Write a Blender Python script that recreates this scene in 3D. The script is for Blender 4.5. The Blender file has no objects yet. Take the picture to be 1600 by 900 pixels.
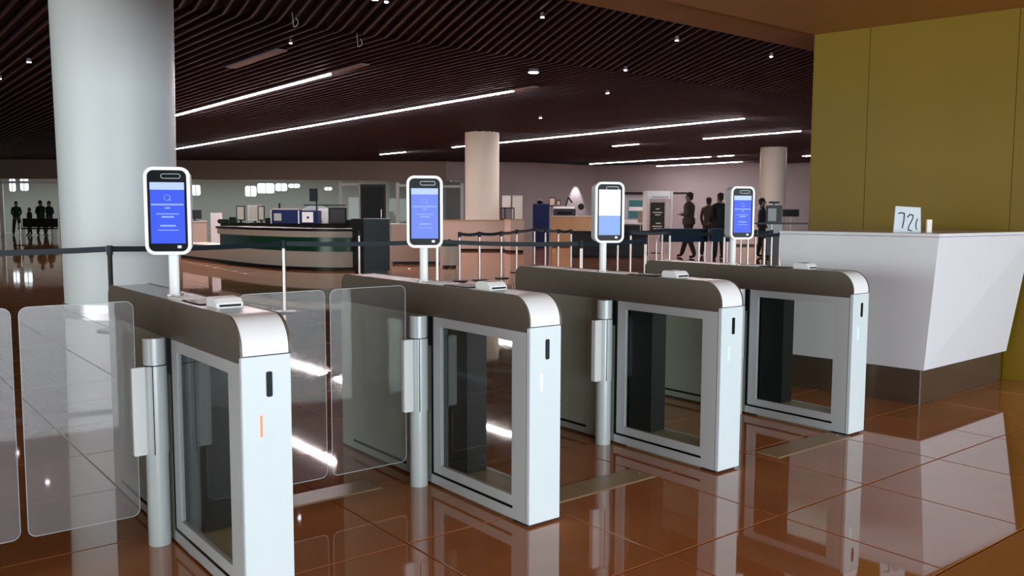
import bpy, bmesh, math, random
from mathutils import Vector, Matrix
random.seed(7)
R = math.radians; PI = math.pi
S = bpy.context.scene
COL = S.collection

# ------------------------------------------------------------------ camera, world, main lights, exposure
CX, CY, CZ = -2.3091, -2.7907, 1.3528
YAW, PITCH, ROLL, FPX = 0.6701, 0.0871, 0.0034, 1355.67
fw = Vector((math.sin(YAW)*math.cos(PITCH), math.cos(YAW)*math.cos(PITCH), -math.sin(PITCH)))
rt = Vector((math.cos(YAW), -math.sin(YAW), 0)); up = rt.cross(fw)
rt2 = rt*math.cos(ROLL)+up*math.sin(ROLL); up2 = -rt*math.sin(ROLL)+up*math.cos(ROLL)
cam = bpy.data.cameras.new('camera'); camo = bpy.data.objects.new('camera', cam); COL.objects.link(camo)
m = Matrix((rt2, up2, -fw)).transposed().to_4x4(); m.translation = Vector((CX, CY, CZ)); camo.matrix_world = m
cam.sensor_width = 36; cam.lens = FPX/1600*36; cam.clip_end = 300; cam.clip_start = .05
S.camera = camo
S.view_settings.view_transform = 'Standard'; S.view_settings.look = 'None'
S.view_settings.exposure = 0.0; S.view_settings.gamma = 1
w = bpy.data.worlds.new('world'); S.world = w; w.use_nodes = True
bgn = w.node_tree.nodes['Background']; bgn.inputs[0].default_value = (.62, .78, 1, 1); bgn.inputs[1].default_value = .55

def area(name, loc, rot, sx, sy, power, color=(1, 1, 1)):
    l = bpy.data.lights.new(name, 'AREA'); l.shape = 'RECTANGLE'; l.size = sx; l.size_y = sy
    l.energy = power; l.color = color
    o = bpy.data.objects.new(name, l); o.location = loc; o.rotation_euler = rot; COL.objects.link(o); return o
# daylight from the glazed front of the terminal, behind the photographer
area('entrance_daylight', (3.0, -14.0, 1.55), (R(90), 0, R(4)), 26, 2.9, 3100, (.84, .95, 1.0))
area('side_daylight', (-13.5, 2.0, 1.6), (R(90), 0, R(-90)), 18, 2.8, 1250, (.86, .95, .93))  # added fill from the left, lifts the gate sides and the column
def H(dep, px):                                   # plan point of the hall: distance ahead, and bearing as seen from the entrance
    f = Vector((math.sin(YAW), math.cos(YAW))); r = Vector((math.cos(YAW), -math.sin(YAW)))
    p = Vector((CX, CY)) + f*dep + r*((px-800)/FPX*dep)
    return p.x, p.y
def HZ(dep, py): return CZ-(py-332)/FPX*dep

# ------------------------------------------------------------------ materials
def mat(name, col, rough=.5, metal=0, ior=1.45, coat=0, emit=None, es=0, noise=0, nscale=8, bump=0, bscale=60, objvar=0, spec=None, alpha=None):
    m = bpy.data.materials.new(name); m.use_nodes = True; nt = m.node_tree; b = nt.nodes['Principled BSDF']
    c = (*col, 1); b.inputs['Base Color'].default_value = c
    b.inputs['Roughness'].default_value = rough; b.inputs['Metallic'].default_value = metal; b.inputs['IOR'].default_value = ior
    b.inputs['Coat Weight'].default_value = coat; b.inputs['Coat Roughness'].default_value = .03
    if spec is not None: b.inputs['Specular IOR Level'].default_value = spec
    if emit: b.inputs['Emission Color'].default_value = (*emit, 1); b.inputs['Emission Strength'].default_value = es
    if noise or objvar:
        tc = nt.nodes.new('ShaderNodeTexCoord'); last = None
        hs = nt.nodes.new('ShaderNodeHueSaturation'); hs.inputs['Color'].default_value = c
        nt.links.new(hs.outputs[0], b.inputs['Base Color'])
        mr = nt.nodes.new('ShaderNodeMath'); mr.operation = 'MULTIPLY_ADD'; mr.inputs[1].default_value = noise*2; mr.inputs[2].default_value = 1-noise
        nz = nt.nodes.new('ShaderNodeTexNoise'); nz.inputs['Scale'].default_value = nscale; nz.inputs['Detail'].default_value = 5
        nt.links.new(tc.outputs['Object'], nz.inputs['Vector']); nt.links.new(nz.outputs[0], mr.inputs[0]); last = mr
        if objvar:
            oi = nt.nodes.new('ShaderNodeObjectInfo'); m2 = nt.nodes.new('ShaderNodeMath'); m2.operation = 'MULTIPLY_ADD'
            m2.inputs[1].default_value = objvar; nt.links.new(oi.outputs['Random'], m2.inputs[0]); nt.links.new(mr.outputs[0], m2.inputs[2]); last = m2
        nt.links.new(last.outputs[0], hs.inputs['Value'])
    if bump:
        tc = nt.nodes.new('ShaderNodeTexCoord'); nz = nt.nodes.new('ShaderNodeTexNoise'); nz.inputs['Scale'].default_value = bscale
        bp = nt.nodes.new('ShaderNodeBump'); bp.inputs['Strength'].default_value = bump; bp.inputs['Distance'].default_value = .01
        nt.links.new(tc.outputs['Object'], nz.inputs['Vector']); nt.links.new(nz.outputs[0], bp.inputs['Height']); nt.links.new(bp.outputs[0], b.inputs['Normal'])
    return m
def glassmat(name, tint, haze=.0, refl=1.0):
    m = bpy.data.materials.new(name); m.use_nodes = True; nt = m.node_tree; nt.nodes.clear()
    o = nt.nodes.new('ShaderNodeOutputMaterial'); t = nt.nodes.new('ShaderNodeBsdfTransparent'); t.inputs[0].default_value = (*tint, 1)
    g = nt.nodes.new('ShaderNodeBsdfGlossy'); g.inputs['Roughness'].default_value = .01
    d = nt.nodes.new('ShaderNodeBsdfDiffuse'); d.inputs[0].default_value = (.8, .82, .84, 1)
    fr = nt.nodes.new('ShaderNodeFresnel'); fr.inputs[0].default_value = 1.35
    ml = nt.nodes.new('ShaderNodeMath'); ml.operation = 'MULTIPLY'; ml.inputs[1].default_value = refl
    a = nt.nodes.new('ShaderNodeMixShader'); b = nt.nodes.new('ShaderNodeMixShader'); a.inputs[0].default_value = haze
    nt.links.new(t.outputs[0], a.inputs[1]); nt.links.new(d.outputs[0], a.inputs[2])
    nt.links.new(fr.outputs[0], ml.inputs[0]); nt.links.new(ml.outputs[0], b.inputs[0]); nt.links.new(a.outputs[0], b.inputs[1]); nt.links.new(g.outputs[0], b.inputs[2])
    nt.links.new(b.outputs[0], o.inputs[0]); return m
def emis(name, col, s): return mat(name, (0, 0, 0), .5, emit=col, es=s)
M = {}
M['tile'] = mat('polished_granite', (.40, .148, .052), .035, ior=1.7, noise=.25, nscale=3, objvar=.12, coat=.25)
M['grout'] = mat('floor_joint', (.33, .20, .12), .6)
M['plate'] = mat('floor_cover', (.34, .24, .13), .3, noise=.08)
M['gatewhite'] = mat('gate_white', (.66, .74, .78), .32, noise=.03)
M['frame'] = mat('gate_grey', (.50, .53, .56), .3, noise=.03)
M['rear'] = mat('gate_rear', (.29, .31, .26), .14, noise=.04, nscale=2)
M['taupe'] = mat('brushed_trim', (.115, .092, .070), .45, metal=.1, noise=.05)
M['steel'] = mat('brushed_steel', (.55, .54, .54), .28, metal=.75, noise=.04)
M['cap'] = mat('front_cap', (.84, .85, .88), .35)
M['dark'] = mat('dark_inner', (.016, .020, .022), .4, spec=.2)
M['black'] = mat('black', (.004, .006, .007), .3, spec=.12)
M['sill'] = mat('gate_sill', (.36, .35, .25), .4)
M['post'] = mat('post_metal', (.60, .66, .68), .3, metal=.1)
M['white'] = mat('white_plastic', (.82, .84, .85), .35)
M['glass'] = glassmat('clear_glass', (.96, .98, .96), .0, .16)
M['leaf'] = glassmat('leaf_glass', (.90, .90, .90), .02, .55)
M['leafhazy'] = glassmat('leaf_glass_hazy', (.88, .86, .87), .08, .9)
M['hallglass'] = glassmat('hall_glass', (.85, .9, .9), .03, .6)
M['rim'] = mat('glass_edge', (.60, .68, .68), .3)
M['desk'] = mat('desk_white', (.74, .75, .80), .35, noise=.02)
M['plinth'] = mat('desk_plinth', (.17, .12, .085), .12, metal=.6, noise=.15, nscale=3)
M['gold'] = mat('gold_wall', (.19, .115, .002), .4, noise=.18, nscale=.7, spec=.25)
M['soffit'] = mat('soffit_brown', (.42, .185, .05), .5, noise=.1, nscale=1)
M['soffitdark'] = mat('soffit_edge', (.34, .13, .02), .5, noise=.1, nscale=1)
M['baffle'] = mat('ceiling_baffle', (.040, .016, .027), .5)
M['plenum'] = mat('plenum', (.008, .004, .006), .8)
M['column'] = mat('column_paint', (.86, .90, .92), .4, noise=.03, nscale=1)
M['column_warm'] = mat('column_warm', (.80, .75, .64), .45)
M['mauve'] = mat('mauve_wall', (.34, .31, .32), .6, noise=.08, nscale=.5)
M['bulkhead'] = mat('bulkhead', (.24, .175, .14), .5, noise=.1, nscale=.4)
M['backroom'] = mat('back_room_wall', (.42, .42, .38), .6)
M['strip'] = emis('strip_light', (1, .86, .88), 125.0)
M['stripoff'] = mat('strip_unlit', (.35, .28, .32), .4)
M['spotlamp'] = emis('downlight', (1, .9, 1), 20.0)
M['navy'] = mat('belt_navy', (.010, .022, .035), .5)
M['chrome'] = mat('stanchion_steel', (.62, .52, .48), .25, metal=.6)
M['beige'] = mat('counter_beige', (.52, .40, .33), .4)
M['cream'] = mat('counter_cream', (.62, .58, .50), .4)
M['ctop'] = mat('counter_top_dark', (.018, .014, .013), .35, spec=.2)
M['green'] = mat('green_glass_band', (.006, .07, .04), .25, noise=.35, nscale=1.5)
M['darkgrey'] = mat('dark_grey', (.026, .026, .03), .35, spec=.25)
M['bluebox'] = mat('navy_blue', (.010, .020, .085), .5, spec=.2)
M['bluecloth'] = mat('blue_cloth', (.010, .035, .075), .8)
M['screenblue'] = emis('screen_blue', (.03, .10, .95), .95)
M['screenpale'] = emis('screen_pale', (.16, .25, .9), 1.0)
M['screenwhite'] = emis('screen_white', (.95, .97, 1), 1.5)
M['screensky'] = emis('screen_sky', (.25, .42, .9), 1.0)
M['hdr'] = emis('screen_header', (.45, .58, 1), 1.15)
M['txt'] = emis('screen_text', (.25, .38, 1), 1.15)
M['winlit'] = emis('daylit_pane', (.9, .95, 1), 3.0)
M['skin'] = mat('skin', (.20, .11, .07), .5)
M['hair'] = mat('hair', (.010, .008, .007), .6)
M['wood'] = mat('warm_wood', (.40, .26, .14), .5)
M['orange'] = emis('light_orange', (1, .20, .07), 1.7)
M['lightwhite'] = emis('light_white', (1, .92, .95), 2)
M['lightgreen'] = emis('light_green', (.45, 1, .68), 1.6)

# ------------------------------------------------------------------ mesh helpers
class MB:
    def __init__(s): s.v = []; s.f = []
    def add(s, vs, fs):
        k = len(s.v); s.v += [tuple(q) for q in vs]; s.f += [tuple(i+k for i in f) for f in fs]; return s
    def box(s, x0, x1, y0, y1, z0, z1):
        return s.add([(x, y, z) for z in (z0, z1) for y in (y0, y1) for x in (x0, x1)],
                     [(0, 2, 3, 1), (4, 5, 7, 6), (0, 1, 5, 4), (2, 6, 7, 3), (0, 4, 6, 2), (1, 3, 7, 5)])
    def prism(s, pts, fn, a, b):                  # pts 2-D loop, fn(u,v,w) -> xyz
        n = len(pts)
        return s.add([fn(u, v, a) for u, v in pts]+[fn(u, v, b) for u, v in pts],
                     [tuple(range(n))[::-1], tuple(range(n, 2*n))]+[(i, (i+1) % n, (i+1) % n+n, i+n) for i in range(n)])
    def cyl(s, cx, cy, z0, z1, r, n=20, r2=None, a0=0, a1=2*PI):
        r2 = r if r2 is None else r2
        pts = [(math.cos(2*PI*i/n), math.sin(2*PI*i/n)) for i in range(n)]
        return s.add([(cx+c*r, cy+q*r, z0) for c, q in pts]+[(cx+c*r2, cy+q*r2, z1) for c, q in pts],
                     [tuple(range(n))[::-1], tuple(range(n, 2*n))]+[(i, (i+1) % n, (i+1) % n+n, i+n) for i in range(n)])
    def bar(s, a, b, r, n=8, r2=None):
        a = Vector(a); b = Vector(b); d = (b-a).normalized(); r2 = r if r2 is None else r2
        x = d.orthogonal().normalized(); y = d.cross(x)
        vs = [a+(x*math.cos(2*PI*i/n)+y*math.sin(2*PI*i/n))*r for i in range(n)]+[b+(x*math.cos(2*PI*i/n)+y*math.sin(2*PI*i/n))*r2 for i in range(n)]
        return s.add(vs, [tuple(range(n))[::-1], tuple(range(n, 2*n))]+[(i, (i+1) % n, (i+1) % n+n, i+n) for i in range(n)])
    def beam(s, a, b, wdt, h):                    # horizontal flat bar between plan points a,b (z centre)
        a = Vector(a); b = Vector(b); d = (b-a); d.z = 0; d.normalize(); q = Vector((-d.y, d.x, 0))*wdt/2; z = Vector((0, 0, h/2))
        return s.add([a-q-z, a+q-z, a+q+z, a-q+z, b-q-z, b+q-z, b+q+z, b-q+z], [(0, 1, 2, 3), (7, 6, 5, 4), (0, 4, 5, 1), (1, 5, 6, 2), (2, 6, 7, 3), (3, 7, 4, 0)])
    def ball(s, c, r, sc=(1, 1, 1), nu=10, nv=7):
        vs = [(c[0], c[1], c[2]+r*sc[2])]; fs = []
        for j in range(1, nv):
            t = PI*j/nv
            for i in range(nu):
                a = 2*PI*i/nu; vs.append((c[0]+r*sc[0]*math.sin(t)*math.cos(a), c[1]+r*sc[1]*math.sin(t)*math.sin(a), c[2]+r*sc[2]*math.cos(t)))
        vs.append((c[0], c[1], c[2]-r*sc[2])); L = len(vs)-1
        for i in range(nu):
            fs.append((0, 1+i, 1+(i+1) % nu)); fs.append((L, L-nu+(i+1) % nu, L-nu+i))
            for j in range(nv-2): a = 1+j*nu; fs.append((a+i, a+nu+i, a+nu+(i+1) % nu, a+(i+1) % nu))
        return s.add(vs, fs)
    def build(s, name, m, parent=None, loc=None, rz=0, smooth=False, bev=0):
        me = bpy.data.meshes.new(name); me.from_pydata(s.v, [], s.f)
        bm = bmesh.new(); bm.from_mesh(me); bmesh.ops.recalc_face_normals(bm, faces=bm.faces)
        if bev: bmesh.ops.bevel(bm, geom=list(bm.edges), offset=bev, segments=2, affect='EDGES', clamp_overlap=True)
        bm.to_mesh(me); bm.free()
        if smooth:
            me.polygons.foreach_set('use_smooth', [True]*len(me.polygons))
            try: me.set_sharp_from_angle(angle=R(40))
            except Exception: pass
        me.materials.append(M[m] if isinstance(m, str) else m)
        o = bpy.data.objects.new(name, me); COL.objects.link(o)
        if parent: o.parent = parent
        if loc: o.location = loc
        o.rotation_euler.z = rz; return o
def rrect(x0, x1, y0, y1, r, n=5):
    p = []
    for cx, cy, a in ((x1-r, y1-r, 0), (x0+r, y1-r, 90), (x0+r, y0+r, 180), (x1-r, y0+r, 270)):
        for i in range(n+1): t = R(a+90*i/n); p.append((cx+r*math.cos(t), cy+r*math.sin(t)))
    return p
XZ = lambda u, v, w_: (u, w_, v)
YZ = lambda u, v, w_: (w_, u, v)
XY = lambda u, v, w_: (u, v, w_)
def tag(o, label, cat=None, group=None, kind=None):
    if label: o['label'] = label
    if cat: o['category'] = cat
    if group: o['group'] = group
    if kind: o['kind'] = kind
    return o
def thing(name, label, cat, loc=(0, 0, 0), rz=0, group=None):
    o = bpy.data.objects.new(name, None); COL.objects.link(o); o.location = loc; o.rotation_euler.z = rz; o.empty_display_size = .1
    return tag(o, label, cat, group)
def dup(o, parent=None):
    c = o.copy(); COL.objects.link(c); c.parent = parent
    for ch in list(o.children): dup(ch, c)
    return c
def struct(o, label=None): o['kind'] = 'structure'; return tag(o, label)

# ------------------------------------------------------------------ the setting: floor, ceiling, walls
sub = struct(MB().box(-16, 58, -12, 72, -.06, -.012).build('floor', 'grout'), 'light joints under the polished reddish brown stone floor')
TS = .74; GAP = .0025
def tile_origin(i, j): return -.50+TS*i, .17+TS*j
f2 = Vector((math.sin(YAW), math.cos(YAW))); r2_ = Vector((math.cos(YAW), -math.sin(YAW)))
cells = []
for i in range(-20, 77):
    for j in range(-16, 95):
        x, y = tile_origin(i, j); d = Vector((x+TS/2-CX, y+TS/2-CY)); dep = d.dot(f2); lat = d.dot(r2_)
        if x > 57 or y > 71 or x < -15.9: continue
        vis = dep > 1.6 and abs(lat) < dep*.6+.9 and not (x > 5.0 and y < 2)
        cells.append((not vis, dep, x, y))
cells.sort()
tmb = MB()
def tile_v(x, y, tb):
    g = GAP; c = .003
    tb.add([(x+g, y+g, -.014), (x+TS-g, y+g, -.014), (x+TS-g, y+TS-g, -.014), (x+g, y+TS-g, -.014),
            (x+g, y+g, -c), (x+TS-g, y+g, -c), (x+TS-g, y+TS-g, -c), (x+g, y+TS-g, -c),
            (x+g+c, y+g+c, 0), (x+TS-g-c, y+g+c, 0), (x+TS-g-c, y+TS-g-c, 0), (x+g+c, y+TS-g-c, 0)],
           [(0, 1, 5, 4), (1, 2, 6, 5), (2, 3, 7, 6), (3, 0, 4, 7), (4, 5, 9, 8), (5, 6, 10, 9), (6, 7, 11, 10), (7, 4, 8, 11), (8, 9, 10, 11)])
tile_v(0, 0, tmb); tproto = None
far = MB()
for k, (nv, dep, x, y) in enumerate(cells):
    if k < 300:
        if tproto is None: tproto = tmb.build('floor_tile', 'tile', sub); o = tproto
        else: o = tproto.copy(); COL.objects.link(o); o.parent = sub
        o.location = (x, y, 0)
    else: tile_v(x, y, far)
tag(far.build('floor_tiles', 'tile', sub), None, kind='stuff')

# yellow wall box on the right with its panels
A = Vector((4.92, 1.87)); Bp = Vector((5.25, .2)); dv = (Bp-A).normalized(); nv = Vector((-dv.y, dv.x))
if nv.x < 0: nv = -nv
rzw = math.atan2(dv.y, dv.x)
wr = struct(MB().box(.02, 9.0, .03, .9, 0, 3.0).build('wall_right', 'gold', None, (A.x, A.y, 0), rzw), 'mustard gold wall of tall flat panels behind the white desk')
for a, b in ((.012, .50), (.503, 1.66), (1.663, 3.2), (3.203, 5.0), (5.003, 9.0)):
    MB().box(a, b, 0, .03, .0, 2.995).build('wall_panel', 'gold', wr, bev=.002)
MB().box(.0, .012, .0, .9, 0, 2.995).build('wall_panel', 'gold', wr)
# lowered soffit over the gates
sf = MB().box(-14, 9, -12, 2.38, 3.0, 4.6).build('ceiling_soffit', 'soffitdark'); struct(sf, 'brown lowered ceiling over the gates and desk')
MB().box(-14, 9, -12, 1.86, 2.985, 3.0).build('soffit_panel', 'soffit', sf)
# hall ceiling: black void, V-shaped hanging baffles
ce = struct(MB().box(-16, 58, 2.38, 72, 4.75, 4.85).build('ceiling', 'plenum'), 'dark ceiling void above the hanging baffles')
for k in range(212):
    x = -2.6+.222*k
    ang = R(min(30, max(9, 12+2.3*(x-2.5))))
    y0, y1, y2 = 2.42, 10.8, 62.0
    xx = max(x, 0)
    if x > 27: y2 = 42-(x-27)*.7 if x < 40 else 30
    if x > 45: y2 = 24
    p = [(x-(y1-y0)*math.tan(ang), y0), (x, y1), (x, y2)]; t = .021; b = MB()
    vs = []
    for (px, py) in p:
        for dx, z in ((-t, 4.40), (t, 4.40), (t, 4.50), (-t, 4.50)): vs.append((px+dx, py, z))
    b.add(vs, [(0, 1, 2, 3), (11, 10, 9, 8)]+[(4*q+i, 4*q+(i+1) % 4, 4*q+4+(i+1) % 4, 4*q+4+i) for q in (0, 1) for i in range(4)])
    b.build('ceiling_baffle', 'baffle', ce)
# strip lights set between the baffles
GR = 'long ceiling strip lights of the hall'
def strip(x, y0, y1, label, dim=None, off=None):
    t = thing('strip_light', label, 'light', (x, y0, 4.36), 0, GR)
    MB().box(-.07, .07, 0, y1-y0, 0, .03).build('housing', 'stripoff', t)
    MB().box(-.045, .045, .02, y1-y0-.02, -.012, 0).build('diffuser', 'strip', t)
    if off: MB().box(-.10, .10, -off, -.05, 0, .02).build('unlit_panel', 'stripoff', t)
strip(6.58, 14.9, 26.5, 'topmost lit strip light, just right of the big white column', off=1.6)
strip(11.32, 14.4, 42.0, 'longest strip light, second from the top, reaching the big white column', off=.9)
strip(20.9, 14.6, 28.6, 'strip light running right from the top of the round cream column')
strip(20.9, 35.2, 37.7, 'short strip light left of the round cream column')
strip(20.9, 29.6, 31.0, 'short strip light touching the left side of the cream column top')
strip(26.0, 15.9, 20.4, 'strip light ending at the gold wall, second from the top beside it')
strip(26.0, 24.0, 25.6, 'short strip light over the third terminal, left of the one that meets the gold wall')
strip(35.3, 27.5, 36.9, 'strip light directly above the third face terminal')
strip(35.3, 26.0, 27.0, 'tiny strip light at the right end of the one above the third terminal')
strip(40.3, 29.2, 35.9, 'lowest strip light, ending at the far right column')
strip(38.5, 20.5, 24.0, 'far strip light between the far right column and the gold wall')
for x, y, l in ((4.6, 14.2, 'pale unlit ceiling panel right of the big column'),):
    tag(MB().box(-.11, .11, -1.3, 1.3, 0, .03).build('ceiling_panel', 'stripoff', None, (x, y, 4.355)), l, 'panel')
# small downlights below the baffles
def dl(px, py, r, lab, z=4.33):
    tz = (z-CZ); dep = tz*FPX/(332-py); x, y = H(dep, px)
    t = thing('downlight', lab, 'light', (x, y, z), 0, 'small lamps on the hall ceiling')
    MB().cyl(0, 0, 0, .07, r, 12, r*.8).build('housing', 'stripoff', t)
    MB().cyl(0, 0, -.012, 0, r*.8, 12).build('lens', 'spotlamp', t)
for a in [(590, 9, .06, 'brightest lamp at the top edge of the ceiling'), (607, 13, .035, 'small lamp beside the brightest one at the top edge'),
          (845, 35, .035, 'lamp above the long strip light, high and centre right'), (832, 118, .13, 'wide lamp above the right end of the longest strip light'),
          (1051, 69, .035, 'lamp between the soffit and the third terminal'), (1196, 93, .035, 'lamp nearest the gold wall in the baffles'),
          (973, 114, .04, 'lamp to the right of the wide lamp'), (946, 149, .05, 'lone lamp on the smooth ceiling above the third terminal'),
          (843, 187, .05, 'tiny lamp just above the strip light by the cream column'), (58, 105, .05, 'lamp left of the big white column'),
          (460, 75, .03, 'faint lamp over the left strip light'), (12, 130, .04, 'tiny lamp at the left edge of the ceiling')]: dl(*a)
# small hanging fittings
for px, py, lab in ((465, 44, 'small hook hanging from the ceiling left of centre'), (563, 74, 'curved hook hanging over the end of the top strip light')):
    z = 4.25; dep = (z-CZ)*FPX/(332-py); x, y = H(dep, px); b = MB(); pr = None
    for k in range(7):
        a = R(-90+k*25); q = (.07*math.cos(a), 0, .07*math.sin(a))
        if pr: b.bar(pr, q, .007, 6)
        pr = q
    b.bar((0, 0, -.07), (-.02, 0, .15), .006, 6)
    tag(b.build('ceiling_hook', 'white', None, (x, y, z), -YAW), lab, 'hook', 'hooks hanging from the ceiling')

# far walls (plan polyline)
def wall(name, a, b, z0, z1, m, lab, th=.3):
    a = Vector(a); b = Vector(b); L = (b-a).length; rz = math.atan2(b.y-a.y, b.x-a.x)
    return struct(MB().box(0, L, 0, th, z0, z1).build(name, m, None, (a.x, a.y, 0), rz), lab), rz
WA = (-16, 74.5); WB = (27.5, 41.3); WC = (40.2, 41.3); WD = (46.5, 27); WE = (47.5, 2)
wall('wall_back_left', WA, WB, 3.25, 4.6, 'bulkhead', 'brown bulkhead above the glazed partition at the back left')
wall('wall_back', WB, WC, 0, 4.6, 'mauve', 'mauve back wall behind the far counters')
wall('wall_back_right', WC, WD, 0, 4.6, 'mauve', 'mauve wall behind the far right column')
wall('wall_far_right', WD, WE, 0, 4.6, 'mauve', 'mauve wall running to the gold wall')
wall('wall_back_room', (-14, 83), (33, 47.2), 0, 4.0, 'backroom', 'pale wall of the room behind the glazing')
wall('wall_left', (-16, -12), (-16, 74), 0, 4.6, 'bulkhead', 'dark side wall at the left of the hall')
area('back_room_light', (12, 56, 3.9), (0, 0, math.atan2(-33, 43.5)), 34, 4, 1500, (.86, .97, 1))
# point on the glazing line for an image bearing
def onwall(px, off=0):
    a = Vector(WA); d = (Vector(WB)-a).normalized(); n = Vector((d.y, -d.x))
    a = a+n*off*(1 if n.dot(Vector((CX, CY))-a) > 0 else -1)
    c = Vector((CX, CY)); r = f2+r2_*((px-800)/FPX)
    den = r.x*d.y-r.y*d.x; t = ((a.x-c.x)*d.y-(a.y-c.y)*d.x)/den
    return c+r*t
rzg = math.atan2(WB[1]-WA[1], WB[0]-WA[0])
gl = thing('glass_partition', 'glazed partition with white door frames below the back left bulkhead', 'partition', (onwall(2).x, onwall(2).y, 0), rzg)
o0 = onwall(2)
def gx(px): return (onwall(px)-o0).dot((Vector(WB)-Vector(WA)).normalized())
for px in (6, 98, 300, 533, 564, 622, 690, 722):
    x = gx(px); MB().box(x-.10, x+.10, -.06, .06, 0, 3.1 if px > 500 else 3.2).build('frame_post', 'white', gl)
for a, b, z in ((6, 98, 3.1), (533, 564, 3.05), (622, 636, 3.0), (690, 722, 2.95)): MB().box(gx(a), gx(b), -.06, .06, z-.12, z+.02).build('frame_rail', 'white', gl)
for a, b in ((-60, 6), (6, 98), (98, 300), (300, 533), (533, 564), (606, 622), (622, 690), (690, 722), (722, 760)):
    MB().box(gx(a)+.1, gx(b)-.1, -.012, .012, .02, 3.22).build('pane', 'hallglass', gl)
x = gx(565); x2 = gx(603)
d0 = struct(MB().box(0, x2-x, -.25, .1, 0, 3.0).build('door_1', 'darkgrey', None, (o0.x+math.cos(rzg)*x, o0.y+math.sin(rzg)*x, 0), rzg), 'tall dark grey door in the glazed partition left of the second terminal')
MB().box(.1, x2-x-.1, -.28, -.25, .1, 2.85).build('door_leaf', 'dark', d0)
MB().box(x2-x-.25, x2-x-.2, -.33, -.28, 1.0, 1.5).build('door_handle', 'chrome', d0)
# glowing panes that paint window reflections into the back glazing
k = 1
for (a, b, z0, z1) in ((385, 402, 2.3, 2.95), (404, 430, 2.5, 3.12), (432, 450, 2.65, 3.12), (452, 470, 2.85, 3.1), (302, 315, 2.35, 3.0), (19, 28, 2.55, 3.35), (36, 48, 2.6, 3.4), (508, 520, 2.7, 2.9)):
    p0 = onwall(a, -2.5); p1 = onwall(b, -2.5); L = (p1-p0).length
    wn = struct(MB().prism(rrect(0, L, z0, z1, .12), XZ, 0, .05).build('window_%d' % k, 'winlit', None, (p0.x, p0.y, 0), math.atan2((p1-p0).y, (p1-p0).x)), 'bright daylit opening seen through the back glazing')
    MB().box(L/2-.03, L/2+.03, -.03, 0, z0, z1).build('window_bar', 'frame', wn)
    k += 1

# columns
def column(px, dep, r, m, lab, rt_=None):
    x, y = H(dep, px); n = 48
    t = thing('column', lab, 'column', (x, y, 0))
    MB().cyl(0, 0, 0.0, 4.6, r, n, rt_).build('shaft', m, t, smooth=True)
    MB().cyl(0, 0, 0, .10, r+.015, n).build('base_ring', 'steel', t, smooth=True)
    return t
column(189, 12.2, .735, 'column', 'huge round white column at the left behind the first gate', .79)
column(753, 34.0, .665, 'column_warm', 'round cream column in the middle behind the far counter')
column(1204, 41.0, .60, 'column_warm', 'far round column beside the gold wall')
# downlit scallops on the back wall
for px in (909, 951):
    c = Vector((CX, CY)); r = f2+r2_*((px-800)/FPX); t_ = (40.6-c.y)/r.y; p = c+r*t_
    l = bpy.data.lights.new('wall_washer', 'SPOT'); l.energy = 420; l.spot_size = R(55); l.spot_blend = .6; l.color = (1, .9, .95); l.shadow_soft_size = .05
    o = bpy.data.objects.new('wall_washer', l); o.location = (p.x, 40.75, 3.75); o.rotation_euler = (R(14), 0, 0); COL.objects.link(o)

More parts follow.
